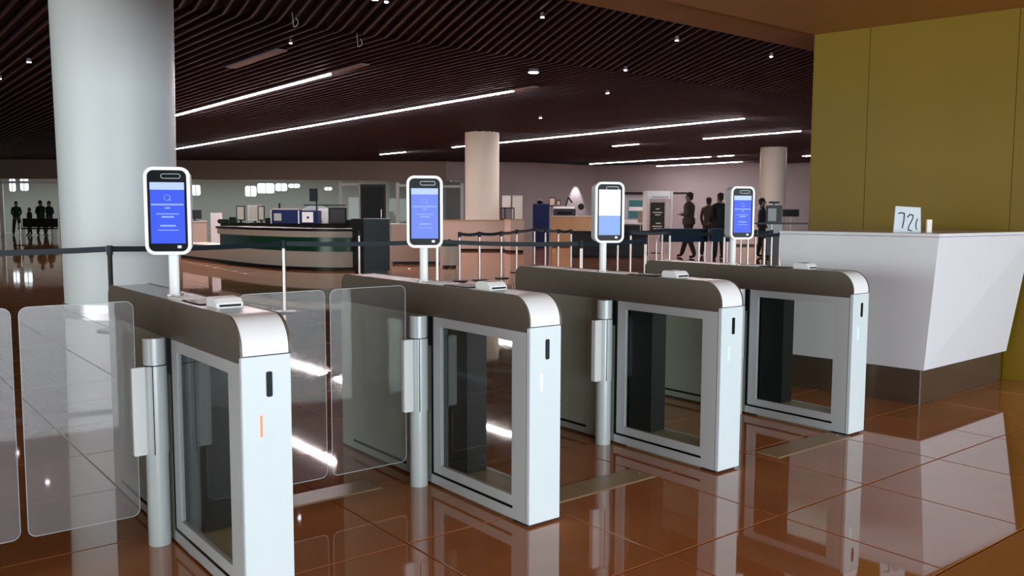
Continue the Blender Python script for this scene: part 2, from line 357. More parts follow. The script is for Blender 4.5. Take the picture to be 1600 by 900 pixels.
# ------------------------------------------------------------------ gates
W_, L_ = .175, 1.69
def make_gate():
    g = thing('boarding_gate', '', 'gate')
    def P(name, mb, m, **k): return mb.build(name, m, g, **k)
    P('front_panel', MB().box(0, W_, 0, .022, .012, .866), 'gatewhite', bev=.002)
    P('pillar_core', MB().box(.008, W_-.008, .024, .118, 0.0, .86), 'dark')
    prof = lambda y0, r, top, bot, i: [(y0+r-r*math.cos(R(a)), top-r+r*math.sin(R(a))) for a in range(0, 91, 10)]
    # side trims (rounded front and rear)
    pr = prof(0, .115, 1.0, 0, 0)+[(1.64-.0, 1.0)]+[(1.63+.06*math.sin(R(a)), .94+.06*math.cos(R(a))) for a in range(15, 91, 15)]+[(L_, .845), (.034, .845), (.014, .866), (0, .868)]
    P('side_trim', MB().prism(pr, YZ, -.003, .005), 'taupe')
    P('side_trim', MB().prism(pr, YZ, W_-.005, W_+.003), 'taupe')
    ins = [(y+.002 if y < .1 else y, z-.0015) for y, z in prof(0, .115, 1.0, 0, 0)]
    P('front_cap', MB().prism(ins+[(.15, .9985), (.15, .87), (.002, .87)], YZ, .0065, W_-.0065), 'cap', smooth=True)
    P('top_cover', MB().prism([(.152, .9985), (1.0, .9985), (1.0, .85), (.152, .85)], YZ, .0055, W_-.0055), 'steel')
    P('top_cover', MB().prism([(1.006, .9985), (1.62, .9985), (1.685, .94), (1.685, .85), (1.006, .85)], YZ, .0055, W_-.0055), 'steel')
    for x0, x1 in ((0, .018), (W_-.018, W_)):
        P('window_frame', MB().box(x0, x1, .026, .122, .012, .845).box(x0, x1, .678, .742, .070, .845).box(x0, x1, .122, .678, .80, .845).box(x0, x1, .122, .678, .070, .115)
          .box(x0, x1, .122, .762, .012, .057), 'frame')
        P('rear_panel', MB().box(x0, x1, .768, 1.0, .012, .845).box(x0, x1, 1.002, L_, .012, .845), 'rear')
        P('window_glass', MB().box(x0+.006, x0+.012, .122, .678, .115, .80), 'glass')
    for x0, x1 in ((-.002, .002), (W_-.002, W_+.002)):
        P('groove', MB().box(x0, x1, .746, .756, .060, .845), 'black')
        P('groove', MB().box(x0, x1, .115, .742, .058, .069), 'black')
        P('vent_slot', MB().box(x0, x1, 1.0, 1.57, .050, .064), 'black')
        P('hinge_cover', MB().box(x0-.004, x1+.004, .744, .775, .70, .845), 'black')
    P('rear_end', MB().box(.0, W_, L_, L_+.012, .012, .845), 'rear')
    P('inner_housing', MB().box(.030, W_-.030, .50, .674, .113, .845), 'dark')
    P('rear_core', MB().box(.02, W_-.02, .69, L_-.002, 0, .845), 'dark')
    P('sill', MB().box(.019, W_-.019, .12, .674, 0.0, .112), 'sill')
    P('lintel', MB().box(.019, W_-.019, .12, .50, .802, .85), 'frame')
    # arm posts with clamps and glass leaves on both sides
    for s, cx in ((-1, -.050), (1, W_+.050)):
        post = P('arm_post', MB().cyl(cx, .80, 0, .848, .044, 28), 'post', smooth=True)
        MB().cyl(cx, .80,   .737, .741, .0455, 28).build('joint_ring', 'black', post)
        sl = MB().cyl(cx, .80, .380, .735, .0470, 28).build('sleeve', 'post', post, smooth=True)
        MB().box(cx-s*.052-.002, cx-s*.052+.002, .77, .775, .38, .738).build('joint_line', 'black', post)
        MB().box(cx+s*.020-.0015, cx+s*.020+.0015, .7555, .7585, .38, .738).build('joint_line', 'black', post)
        xa, xb = sorted((cx+s*.040, cx+s*.092))
        cl = P('clamp', MB().box(xa, xb, .778, .812, .380, .735), 'white', bev=.003)
        MB().box(xb if s < 0 else xa-.004, xb+.004 if s < 0 else xa, .776, .80, .38, .74).build('joint_line', 'black', cl)
        xa, xb = sorted((cx+s*.075, cx+s*.472))
        lp = rrect(xa, xb, .135, 1.0, .03)
        lf = P('glass_leaf', MB().prism(lp, XZ, .791, .799), 'leaf')
        rim = MB(); n = len(lp)
        for i in range(n):
            a, b = lp[i], lp[(i+1) % n]
            if (Vector(a)-Vector(b)).length > 1e-5: rim.bar((a[0], .795, a[1]), (b[0], .795, b[1]), .0014, 5)
        rim.build('glass_edge', 'rim', lf)
    # scanner and flat reader window on the top cover
    rd = P('ticket_reader', MB().prism([(.34, .998), (.34, 1.015), (.36, 1.034), (.44, 1.036), (.455, 1.026), (.455, .998)], YZ, .045, .145), 'white', bev=.004)
    MB().box(.055, .135, .337, .341, 1.004, 1.012).build('reader_slot', 'black', rd)
    P('reader_glass', MB().box(.035, .14, .50, .70, .998, 1.003), 'black')
    P('reader_plate', MB().box(.03, .145, .72, .86, .998, 1.004), 'white')
    P('sensor', MB().prism(rrect(.086, .107, .725, .812, .006, 3), XZ, -.003, .002), 'black')
    P('status_light', MB().box(.062, .069, -.002, .002, .590, .664), 'lightwhite')
    return g
g2 = make_gate()
gates = [(0, g2, 'second white boarding gate from the left, with a white status light', 'lightwhite'),
         (-1.245, None, 'nearest white boarding gate at lower left, with an orange status light', 'orange'),
         (1.2725, None, 'third white boarding gate from the left, with a green status light', 'lightgreen'),
         (2.5195, None, 'white boarding gate farthest right, in front of the white desk', 'lightgreen'),
         (-2.49, None, 'gate off the left edge of which only a glass leaf shows', 'lightgreen')]
doomed = []
for i, (gx0, g, lab, lt) in enumerate(gates):
    if g is None: g = dup(g2)
    g.location.x = gx0; tag(g, lab, 'gate', 'row of white boarding gates')
    if i:
        for c in g.children:
            if c.name.startswith('status_light'):
                c.data = c.data.copy(); c.data.materials[0] = M[lt]
    for c in g.children:
        if c.name.startswith('glass_leaf') and (1 if max(v.co.x for v in c.data.vertices) > .3 else -1) == {1: -1, 4: 1}.get(i, 0):
            c.data = c.data.copy(); c.data.materials[0] = M['leafhazy']
    # lanes whose leaves stand open and folded away keep only the clamps
    drop = {0: (1,), 2: (-1, 1), 3: (-1, 1)}.get(i, ())
    for c in list(g.children):
        if c.name.startswith('glass_leaf') and (1 if max(v.co.x for v in c.data.vertices) > .3 else -1) in drop:
            doomed.append(c)
for c in doomed:
    for q in list(c.children): bpy.data.objects.remove(q)
    bpy.data.objects.remove(c)

# face terminals on poles
def terminal(gx0, rel, lab, kind):
    px0, py0 = gx0+W_/2, .96
    d = Vector((px0-CX, py0-CY)).normalized(); r = Vector((d.y, -d.x)); n = -d*math.cos(R(rel))+r*math.sin(R(rel))
    rz = math.atan2(n.x, -n.y)                    # local -Y faces n
    rz = math.atan2(n.y, n.x)+PI/2
    t = thing('face_terminal', lab, 'screen', (px0, py0, .9992), rz, 'face recognition terminals on the gates')
    MB().cyl(0, 0, .0, .006, .036, 24).build('pole_flange', 'steel', t, smooth=True)
    MB().cyl(0, 0, .004, .36, .021, 24).build('pole', 'white', t, smooth=True)
    z0, z1, hw = .176, .532, .089
    b = MB().prism(rrect(-hw+.006, hw-.006, z0+.006, z1-.006, .034, 7), XZ, -.10, -.024).build('housing', 'frame', t, smooth=True)
    MB().prism(rrect(-hw+.02, hw-.02, z0+.02, z1-.02, .03, 7), XZ, -.024, -.018).build('back_cover', 'white', b)
    fr = MB(); o_ = rrect(-hw, hw, z0, z1, .038, 8); i_ = rrect(-hw+.013, hw-.013, z0+.013, z1-.013, .026, 8); N = len(o_)
    fr.add([(u, -.116, v) for u, v in o_]+[(u, -.116, v) for u, v in i_]+[(u, -.098, v) for u, v in o_]+[(u, -.098, v) for u, v in i_],
           [(q, (q+1) % N, N+(q+1) % N, N+q) for q in range(N)]+[(2*N+q, 2*N+(q+1) % N, (q+1) % N, q) for q in range(N)]+[(N+q, N+(q+1) % N, 3*N+(q+1) % N, 3*N+q) for q in range(N)]+[(3*N+q, 3*N+(q+1) % N, 2*N+(q+1) % N, 2*N+q) for q in range(N)])
    fr.build('bezel', 'bezel', t)
    s = MB().prism(rrect(-hw+.012, hw-.012, z0+.012, z1-.012, .026, 8), XZ, -.112, -.10).build('screen', 'black', t)
    y0, y1 = -.1128, -.112
    cam_ = MB(); ring = rrect(-.022, .052, z1-.046, z1-.028, .008, 5); n_ = len(ring)
    for q in range(n_):
        a, c = ring[q], ring[(q+1) % n_]
        if (Vector(a)-Vector(c)).length > 1e-5: cam_.bar((a[0], -.1126, a[1]), (c[0], -.1126, c[1]), .0012, 4)
    cam_.build('camera_slot', 'post', s)
    zt = z1-.062; zb = z0+.046; sw = .066
    main = {'blue': 'screenblue', 'pale': 'screenpale', 'white': 'screenwhite'}[kind]
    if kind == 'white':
        MB().box(-sw, sw, y0, y1, z0+.16, z1-.045).build('display', 'screenwhite', s)  # reflected glare painted as a glowing white upper area
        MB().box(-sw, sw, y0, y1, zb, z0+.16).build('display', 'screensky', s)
    else:
        MB().box(-sw, sw, y0, y1, zb, zt).build('display', main, s)
        MB().box(-sw, sw, y0-.0006, y0, zt-.030, zt).build('display_header', 'hdr', s)
        tb = MB(); ic = MB(); zc = zt-.062
        for q in range(14):
            a0, a1 = 2*PI*q/14, 2*PI*(q+1)/14
            ic.bar((.012*math.cos(a0), y0-.0004, zc+.012*math.sin(a0)), (.012*math.cos(a1), y0-.0004, zc+.012*math.sin(a1)), .0013, 4)
        ic.bar((.006, y0-.0004, zc-.004), (.014, y0-.0004, zc-.012), .0016, 4)
        for zz, ww, h in ((zt-.090, .062, .0035), (zt-.104, .010, .003), (zt-.128, .044, .002), (zt-.140, .024, .0035), (zt-.176, .030, .0035), (zt-.194, .040, .0016)):
            MB().box(-ww, ww, y0-.0006, y0, zz-h, zz+h).build('display_text', 'txt', s)
        ic.build('display_icon', 'txt', s)
    MB().prism(rrect(.034, .050, z0+.026, z0+.038, .004, 3), XZ, y0, y1).build('screen_mark', 'post', s)
    return t
M['bezel'] = mat('bezel_white', (.9, .9, .95), .3)
terminal(-1.245, -9, 'blue screened face terminal on the nearest gate, in front of the big column', 'blue')
terminal(0, 3, 'pale blue screened face terminal on the second gate', 'pale')
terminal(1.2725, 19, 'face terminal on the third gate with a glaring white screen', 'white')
terminal(2.5195, 31, 'smallest face terminal, blue screen, on the gate in front of the desk', 'blue')

# thin tan strips on the floor between the gates
for x0, x1, y0, y1, lab in ((.178, .98, .16, .345, 'tan floor cover plate beside the second gate'), (1.77, 2.515, -.03, .14, 'tan floor cover plate beside the gate farthest right'),
                            (-.98, -.22, .86, 1.04, 'tan floor cover plate between the first two gates')):
    t = thing('cover_plate', lab, 'floor plate', (x0, y0, 0), 0, 'tan plates on the floor between the gates')
    a, b = x1-x0, y1-y0
    MB().add([(0, 0, 0), (a, 0, 0), (a, b, 0), (0, b, 0), (.004, .012, .004), (a-.004, .012, .004), (a-.004, b-.012, .004), (.004, b-.012, .004)],
             [(3, 2, 1, 0), (4, 5, 6, 7), (0, 1, 5, 4), (1, 2, 6, 5), (2, 3, 7, 6), (3, 0, 4, 7)]).build('plate', 'plate', t)
    for q in (.03, a-.03): MB().cyl(q, b/2, .0035, .0052, .006, 10).build('screw', 'steel', t)

# ------------------------------------------------------------------ reception desk
dk = thing('reception_desk', 'white faceted reception desk on a brown plinth before the gold wall', 'desk', (3.70, .133, 0))
def frus(mb, bot, top, z0, z1):
    n = len(bot); mb.add([(x, y, z0) for x, y in bot]+[(x, y, z1) for x, y in top], [tuple(range(n))[::-1], tuple(range(n, 2*n))]+[(i, (i+1) % n, (i+1) % n+n, i+n) for i in range(n)])
    return mb
frus(MB(), [(0, 0), (1.42, .03), (1.30, 1.06), (-.12, 1.085)], [(.0, -.065), (1.435, -.11), (1.32, 1.08), (-.125, 1.12)], .253, 1.19).build('desk_body', 'desk', dk)
frus(MB(), [(.0, -.066), (1.436, -.111), (1.321, 1.081), (-.126, 1.121)], [(.0, -.067), (1.437, -.112), (1.322, 1.082), (-.127, 1.122)], 1.193, 1.215).build('desk_top', 'desk', dk)
frus(MB(), [(.02, .035), (1.40, .065), (1.28, 1.03), (-.09, 1.05)], [(.02, .035), (1.40, .065), (1.28, 1.03), (-.09, 1.05)], 0, .252).build('plinth', 'plinth', dk)
MB().box(.018, .026, .028, .036, 0, .25).build('plinth_joint', 'steel', dk)
# cards on the desk
sx, sy = 3.86, .46
sg = thing('desk_sign', 'white card with a handwritten mark standing on the reception desk', 'sign', (sx, sy, 1.215), -YAW+R(4))
M['card'] = mat('card', (.55, .62, .68), .5); M['ink'] = mat('ink', (.01, .03, .05), .6); M['cardcream'] = mat('card_cream', (.8, .76, .68), .5)
MB().add([(-.02, 0, 0), (.190, 0, 0), (.180, 0, .182), (-.010, 0, .192), (-.02, .008, 0), (.190, .008, 0), (.180, .008, .182), (-.010, .008, .192)],
         [(0, 1, 2, 3), (7, 6, 5, 4), (0, 4, 5, 1), (1, 5, 6, 2), (2, 6, 7, 3), (3, 7, 4, 0)]).build('card', 'card', sg)
def stroke(pts, r):
    b = MB()
    for a, c in zip(pts, pts[1:]): b.bar((a[0], -.001, a[1]), (c[0], -.001, c[1]), r, 5)
    return b
stroke([(.012, .138), (.035, .145), (.058, .138), (.056, .09), (.046, .03)], .0048).build('character', 'ink', sg)
stroke([(.082, .11), (.10, .132), (.125, .125), (.122, .10), (.098, .05), (.090, .02), (.118, .012)], .0042).build('character', 'ink', sg)
stroke([(.160, .10), (.150, .075), (.149, .045), (.157, .02)], .004).build('character', 'ink', sg)
s2 = MB().box(0, .035, 0, .02, 0, .095).build('desk_card', 'cardcream', None, (sx+.16, sy-.15, 1.215), -YAW)
tag(s2, 'narrow cream card standing just right of the handwritten desk sign', 'card')

# ------------------------------------------------------------------ stanchions and belts
def make_st():
    t = thing('stanchion', '', 'post')
    MB().cyl(0, 0, 0, .018, .17, 24, .155).build('base', 'ctop', t, smooth=True)
    MB().cyl(0, 0, .018, .90, .026, 14).build('pole', 'chrome', t, smooth=True)
    MB().cyl(0, 0, .86, .965, .034, 14).build('belt_head', 'navy', t, smooth=True)
    return t
stp = None
SG = 'belt stanchions in the hall'
def stan(x, y, lab, m=None):
    global stp
    if stp is None: stp = make_st(); o = stp
    else: o = dup(stp)
    o.location = (x, y, 0); tag(o, lab, 'post', SG)
    if m:
        for c in o.children:
            if c.name.startswith('pole'): c.data = c.data.copy(); c.data.materials[0] = M[m]
    return (x, y)
def belt(a, b, lab, z=.925, h=.062, grp='dark belts strung between the stanchions'):
    d = (Vector(b)-Vector(a)).normalized()*.037; a = (a[0]+d.x, a[1]+d.y); b = (b[0]-d.x, b[1]-d.y)
    mb = MB(); n = 8
    for k in range(n):
        u, v = k/n, (k+1)/n; s = lambda t: z-.02*4*t*(1-t)
        A_ = (a[0]+(b[0]-a[0])*u, a[1]+(b[1]-a[1])*u, s(u)); B_ = (a[0]+(b[0]-a[0])*v, a[1]+(b[1]-a[1])*v, s(v)); mb.beam(A_, B_, .004, h)
    tag(mb.build('belt', 'navy'), lab, 'belt', grp)
s0 = stan(*H(8.4, -230), 'stanchion left of the frame')
s1 = stan(*H(9.75, 171), 'dark stanchion in front of the big white column', 'ctop')
s2_ = stan(*H(11.6, 443), 'pink-brown stanchion standing between the first two gates, nearest one')
s3 = stan(*H(12.6, 683), 'stanchion just right of the second face terminal pole')
s4 = stan(*H(11.9, 908), 'stanchion just left of the third face terminal')
s5 = stan(*H(13.6, 1008), 'stanchion to the right of the third face terminal')
belt(s0, s1, 'long dark belt crossing the left edge to the big column'); belt(s1, s2_, 'dark belt passing behind the first face terminal')
belt(s2_, s3, 'dark belt running from the nearest stanchion to the second terminal'); belt(s3, s4, 'dark belt between the second and third face terminals')
belt(s4, s5, 'dark belt passing behind the third face terminal')
rowB = [stan(*H(d, px), l) for d, px, l in ((17.0, 718, 'first stanchion right of the second face terminal'), (17.3, 749, 'second stanchion right of the second face terminal, before the cream column'),
        (17.8, 783, 'third stanchion right of the second terminal, under the right edge of the cream column'), (19.6, 807, 'stanchion between the cream column and the blue cabinet'),
        (22.3, 835, 'stanchion in front of the left edge of the blue cabinet'), (21.2, 852, 'stanchion in front of the right edge of the blue cabinet'), (20.2, 872, 'stanchion below the tan inspection counter'), (20.0, 892, 'stanchion below the right end of the tan inspection counter'))]
for (a, b), l in zip(zip(rowB, rowB[1:]), ('belt right of the second terminal', 'belt below the left half of the cream column', 'belt below the right edge of the cream column', 'belt between cream column and blue cabinet', 'belt across the blue cabinet', 'belt right of the blue cabinet', 'belt under the tan counter')): belt(a, b, 'short dark '+l)
s6 = stan(*H(18.0, 561), 'stanchion beside the right end of the green banded counter')
s7 = stan(*H(34, 33), 'far thin stanchion in front of the people at the back left')
rc = [(19.5, 965), (18.6, 985), (20.5, 1034), (18.8, 1046), (18.0, 1131), (18.4, 1143), (20.5, 1157), (18.2, 1168), (20.3, 1180), (16.9, 1194), (20.2, 1205), (18.0, 1218)]
rl = ['stanchion right of the third terminal pole', 'second stanchion right of the third terminal pole', 'stanchion in front of the white archway', 'stanchion at the right leg of the white archway', 'stanchion left of the fourth terminal pole',
      'stanchion hard against the left of the fourth terminal pole', 'first stanchion right of the fourth terminal pole', 'second stanchion right of the fourth terminal pole', 'third stanchion right of the fourth terminal pole', 'fourth stanchion right of the fourth terminal pole', 'fifth stanchion right of the fourth terminal pole', 'stanchion next to the left edge of the white desk']
pts = [stan(*H(d, px), l) for (d, px), l in zip(rc, rl)]
for i, j, l in ((0, 2, 'right of the third terminal'), (1, 3, 'in front of the white archway'), (4, 5, 'left of the fourth terminal'), (5, 7, 'behind the fourth terminal pole'), (6, 8, 'right of the fourth terminal, rear row'), (7, 9, 'right of the fourth terminal, front row'), (8, 10, 'near the desk, rear row'), (9, 11, 'near the desk, front row')): belt(pts[i], pts[j], 'short dark belt '+l)
belt(pts[3], pts[4], 'dark belt hanging in front of the two standing men')

# ------------------------------------------------------------------ counters and equipment of the hall
def frame_at(a, b):
    a = Vector(a); b = Vector(b); return (a.x, a.y, 0), math.atan2(b.y-a.y, b.x-a.x), (b-a).length
def ribbon(pts, z0, z1, th, name, m, parent, off=0):
    """curved wall following plan points; thickness goes away from the entrance"""
    n = len(pts); P0 = [Vector(p) for p in pts]; out = []
    for i, p in enumerate(P0):
        d = (P0[min(i+1, n-1)]-P0[max(i-1, 0)]).normalized(); nn = Vector((-d.y, d.x)); out.append((p+nn*off, p+nn*(off+th)))
    vs = []; mb = MB()
    for a, b in out: vs += [(a.x, a.y, z0), (a.x, a.y, z1), (b.x, b.y, z1), (b.x, b.y, z0)]
    fs = [(0, 1, 2, 3), tuple(4*(n-1)+q for q in (3, 2, 1, 0))]
    for i in range(n-1):
        for q in range(4): fs.append((4*i+q, 4*i+(q+1) % 4, 4*i+4+(q+1) % 4, 4*i+4+q))
    return mb.add(vs, fs).build(name, m, parent, smooth=True)
org = Vector(H(20, 450))
def rel(l): return [tuple(Vector(H(d, px))-org) for px, d in l]
gc = thing('curved_counter', 'long curved pale counter with a green glass band at centre left', 'counter', (org.x, org.y, 0))
cp = rel([(341, 23.2), (375, 22.0), (410, 21.1), (450, 20.4), (490, 20.05), (525, 19.95), (560, 20.1)])
cl = rel([(279, 25.6), (310, 24.3), (341, 23.2), (375, 22.0), (410, 21.1), (450, 20.4), (490, 20.05), (525, 19.95), (560, 20.1)])
ribbon(cl, 0, .07, .7, 'kick_base', 'ctop', gc, .06)
ribbon(cl, .07, .43, .8, 'lower_panel', 'cream', gc)
ribbon(cp, .43, .76, .7, 'green_band', 'green', gc, .05)
ribbon(cp, .76, .90, .8, 'upper_panel', 'cream', gc, -.02)
ribbon(cp, .90, .96, .9, 'worktop', 'ctop', gc, -.06)
e = rel([(555, 20.1), (561, 20.1)]); ribbon(e, 0, 1.0, .9, 'end_panel', 'white', gc, -.05)
# rear worktop carrying equipment
def counter(lab, a, b, th, h, m='beige', top='ctop', name='counter', fascia=None):
    loc, rz, L = frame_at(H(a[1], a[0]), H(b[1], b[0])); t = thing(name, lab, 'counter', loc, rz)
    MB().box(.03, L-.03, .03, th-.03, 0, .07).build('kick_base', 'ctop', t)
    n = max(1, round(L/1.0))
    for k in range(n): MB().box(L*k/n+.004, L*(k+1)/n-.004, 0, .02, .07, h-.03).build('front_panel', m, t)
    MB().box(0, L, .02, th, .07, h-.03).build('body', m, t)
    MB().box(-.02, L+.02, -.03, th+.02, h-.03, h).build('worktop', top, t)
    return t
counter('beige counter with a pale end beside the big column, left of the curved counter', (284, 27.0), (324, 27.3), .8, 1.05, 'beige', 'cream')
tag(MB().box(0, .30, 0, .25, 0, 1.30).build('end_pillar', 'white', None, (*H(28.6, 330), 0), -YAW), 'white pillar block between the beige counter and the curved counter', 'pillar')
counter('black tall podium counter right of the curved green banded counter', (568, 18.6), (609, 18.9), .7, 1.20, 'black', 'ctop', 'podium_counter')
counter('white counter block behind the second face terminal', (612, 22.4), (688, 22.6), .8, 1.05, 'beige', 'cream')
counter('dark topped rear desk behind the curved counter, loaded with equipment', (345, 25.5), (560, 23.6), .9, 1.02, 'darkgrey', 'ctop')
counter('long beige counter wrapped round the cream column', (690, 30.5), (812, 30.5), .7, 1.08, 'beige', 'wood')
counter('short beige counter return at the right of the cream column', (797, 29.2), (819, 29.4), .5, 1.12, 'beige', 'wood')
counter('tan inspection counter right of the blue cabinet', (862, 34.5), (925, 34.5), .9, 1.22, 'wood', 'cream')
counter('dark low counter running behind the third terminal', (893, 26), (1012, 26), .7, .80, 'darkgrey', 'ctop')
counter('far beige counter behind the fourth terminal', (1148, 36), (1190, 36), .8, 1.0, 'beige', 'cream')
# cream pod with dark top
t = thing('cream_bin', 'round cream bin with a dark green top just right of the second terminal', 'bin', (*H(21.4, 702), 0))
MB().cyl(0, 0, .0, .05, .17, 20).build('foot', 'ctop', t, smooth=True); MB().cyl(0, 0, .05, .52, .22, 24, .25).build('drum', 'cream', t, smooth=True)
MB().cyl(0, 0, .52, .64, .235, 24, .19).build('lid', 'green', t, smooth=True); MB().ball((0, 0, .66), .05, (1, 1, .6)).build('knob', 'black', t)

GE = 'equipment on the far counters'
def onrear(px, dz=0): return H(24.6, px)
def panel_screen(px, dep, z, wd, h, lab, face='white', rim='ctop'):
    x, y = H(dep, px); t = thing('counter_monitor', lab, 'monitor', (x, y, z), -YAW)
    MB().box(-wd/2, wd/2, 0, .03, .07, .07+h).build('casing', rim, t)
    MB().box(-wd/2+.03, wd/2-.03, -.006, 0, .10, .04+h).build('display', face, t)
    MB().box(-.03, .03, .01, .04, .01, .10).build('stand', 'ctop', t); MB().box(-.10, .10, -.06, .10, 0, .012).build('foot', 'ctop', t)
    return t
panel_screen(377, 25.1, 1.02, .25, .42, 'upright white panel monitor nearest the big column, left of a pair', 'backroom')
panel_screen(399, 25.0, 1.02, .40, .44, 'pale wide monitor in the middle of the rear desk', 'backroom', 'cream')
panel_screen(409, 24.9, 1.02, .20, .42, 'narrow dark framed monitor left of the blue machine', 'backroom')
# blue weighing / check machine
def bx(name, lab, cat, px, dep, z, w_, d_, h, m, parts=(), rz=0, grp=None):
    x, y = H(dep, px); t = thing(name, lab, cat, (x, y, z), -YAW+rz, grp)
    MB().box(-w_/2, w_/2, 0, d_, 0, h).build('body', m, t, bev=.012)
    for nm, x0, x1, y0, y1, z0, z1, mm in parts: MB().box(x0, x1, y0, y1, z0, z1).build(nm, mm, t)
    return t
bx('blue_machine', 'blue box machine with a pale label on the rear desk of the curved counter', 'machine', 446, 24.0, 1.02, .74, .5, .38, 'bluebox',
   [('label', -.30, -.10, -.012, 0, .08, .28, 'backroom'), ('side_plate', -.40, -.37, 0, .4, .0, .38, 'cream'), ('top_cover', -.36, .36, .05, .45, .38, .42, 'beige'), ('antenna', -.20, -.15, .1, .13, .42, .56, 'black')])
bx('blue_machine', 'blue box machine with a square white panel, next to the black monitor', 'machine', 482, 23.7, 1.02, .52, .5, .36, 'bluebox',
   [('label', -.16, .14, -.012, 0, .04, .32, 'white'), ('badge', -.03, .03, -.018, -.012, .14, .2, 'bluebox'), ('side_plate', -.27, -.24, -.01, .3, .0, .36, 'white')])
bx('white_panel_box', 'plain white box standing left of the black monitor', 'box', 506, 24.4, 1.02, .28, .3, .42, 'white', [('edge', .14, .155, 0, .3, 0, .42, 'ctop')])
bx('black_monitor', 'wide black monitor at the right end of the rear desk', 'monitor', 528, 23.6, 1.02, .46, .12, .44, 'black', [('bezel', -.2, .2, -.01, 0, .04, .40, 'darkgrey')])
x, y = H(24.6, 492); t = thing('pole_monitor', 'small black monitor high on a stalk above the blue machines', 'monitor', (x, y, 1.02), -YAW)
MB().cyl(0, 0, 0, .02, .1, 16).build('foot', 'ctop', t); MB().cyl(.06, 0.02, .02, .90, .02, 10).build('stalk', 'black', t); MB().box(-.13, .10, -.02, .02, .62, .98).build('display', 'black', t)
x, y = H(24.9, 492); t = thing('sloped_hood', 'grey sloped machine hood behind the blue machines', 'machine', (x, y, 1.02), -YAW)
MB().prism([(-.62, 0), (.62, 0), (.62, .34), (.20, .50), (-.12, .52), (-.55, .34)], XZ, .2, .5).build('hood', 'frame', t)
MB().box(-.35, .8, .18, .52, .50, .535).build('hood_lid', 'ctop', t)
for px, w_, h, lab in ((350, .30, .10, 'black keyboard tray at the left end of the rear desk'), (365, .20, .16, 'small black box near the left end of the rear desk'), (424, .30, .14, 'low black box left of the blue machine'), (549, .45, .10, 'flat dark tray at the right end of the rear desk')):
    x, y = H(24.6 if px < 500 else 23.9, px); t = thing('desk_box', lab, 'box', (x, y, 1.02), -YAW+.2)
    MB().box(-w_/2, w_/2, -.1, .15, 0, h).build('body', 'black', t, bev=.01); MB().box(-w_/2+.03, w_/2-.03, -.07, .12, h, h+.012).build('lid', 'darkgrey', t)
x, y = H(27.5, 305); t = thing('flat_monitor', 'grey monitor lying low on the beige counter beside the big column', 'monitor', (x, y, 1.05), -YAW)
MB().box(-.22, .22, 0, .03, .06, .34).build('display', 'darkgrey', t); MB().box(-.12, .12, -.05, .1, 0, .015).build('foot', 'black', t); MB().box(-.02, .02, .0, .03, .01, .08).build('neck', 'black', t)
x, y = H(18.9, 590); tag(MB().box(-.27, .27, -.12, .14, 0, .012).build('document_tray', 'white', None, (x, y, 1.20), -YAW), 'white flat tray lying on the black podium counter', 'tray')
# chair-like frame on the counter by the cream column
x, y = H(30.9, 793); t = thing('counter_rack', 'dark metal rack with a cream panel on the counter right of the cream column', 'rack', (x, y, 1.08), -YAW)
for u in (-.24, -.10, .22):
    MB().box(u-.02, u+.02, -.02, .02, 0, .42).build('upright', 'ctop', t)
MB().box(-.24, .22, -.02, .02, .40, .44).build('rail', 'ctop', t); MB().box(-.24, .22, -.02, .02, .0, .04).build('rail', 'ctop', t)
MB().box(-.20, .10, .03, .06, .44, .86).build('panel', 'cardcream', t)
x, y = H(33.5, 808); t = thing('far_locker', 'pale tall locker behind the rack, right of the cream column', 'locker', (x, y, 0), -YAW)
MB().box(-.2, .2, 0, .4, 0, 2.0).build('body', 'cream', t); MB().box(-.18, .18, -.012, 0, .05, 1.95).build('door', 'cardcream', t)
# navy cabinet
t = bx('navy_cabinet', 'tall navy blue cabinet standing between the cream column and the tan counter', 'cabinet', 845, 32.5, 0, .60, .5, 1.66, 'bluebox',
       [('door', -.27, .27, -.012, 0, .1, 1.6, 'bluebox'), ('foot', -.25, .25, .02, .4, -.0, .02, 'ctop')])
x, y = H(32.7, 843); tag(MB().ball((0, 0, .08), .13, (1, 1, .6)).build('cap', 'black', None, (x, y, 1.66)), 'dark rounded cap lying on the navy cabinet', 'cap')
# x-ray tabletop machine on the tan counter
t = bx('scanner_machine', 'long dark scanner with a white lid on the tan inspection counter', 'machine', 882, 34.8, 1.22, .86, .6, .28, 'darkgrey',
       [('lid', -.46, .38, 0, .55, .28, .37, 'white'), ('slot', -.3, .3, -.01, 0, .06, .16, 'black')])
for px, s, z, lab in ((862, .26, 1.60, 'small square picture left above the scanner'), (872, .16, 1.62, 'dark small box in the middle above the scanner')):
    x, y = H(35.0, px); t = thing('small_display', lab, 'display', (x, y, 1.59), -YAW); MB().box(-s/2, s/2, 0, .03, .02, s+.1).build('casing', 'ctop', t); MB().box(-s/2+.03, s/2-.03, -.008, 0, .05, s+.06).build('face', 'beige', t)
    MB().box(-.04, .04, -.03, .06, 0, .02).build('foot', 'ctop', t)
x, y = H(35.0, 887); t = thing('desk_lamp_arm', 'bent black arm rising over the scanner', 'arm', (x, y, 1.60), -YAW)
MB().bar((-.10, 0, .0), (.0, 0, .36), .03).bar((0, 0, .36), (.16, 0, .14), .035).build('arm', 'ctop', t)
x, y = H(35.0, 907); t = thing('desk_fan', 'small round fan at the right end of the tan counter', 'fan', (x, y, 1.22), -YAW)
b = MB(); b.prism([(.13*math.cos(2*PI*q/18), .36+.13*math.sin(2*PI*q/18)) for q in range(18)], XZ, -.03, .03); b.build('fan_head', 'ctop', t)
MB().cyl(0, 0, .015, .26, .015, 8).build('stem', 'steel', t); MB().cyl(0, 0, 0, .015, .09, 14).build('foot', 'ctop', t)
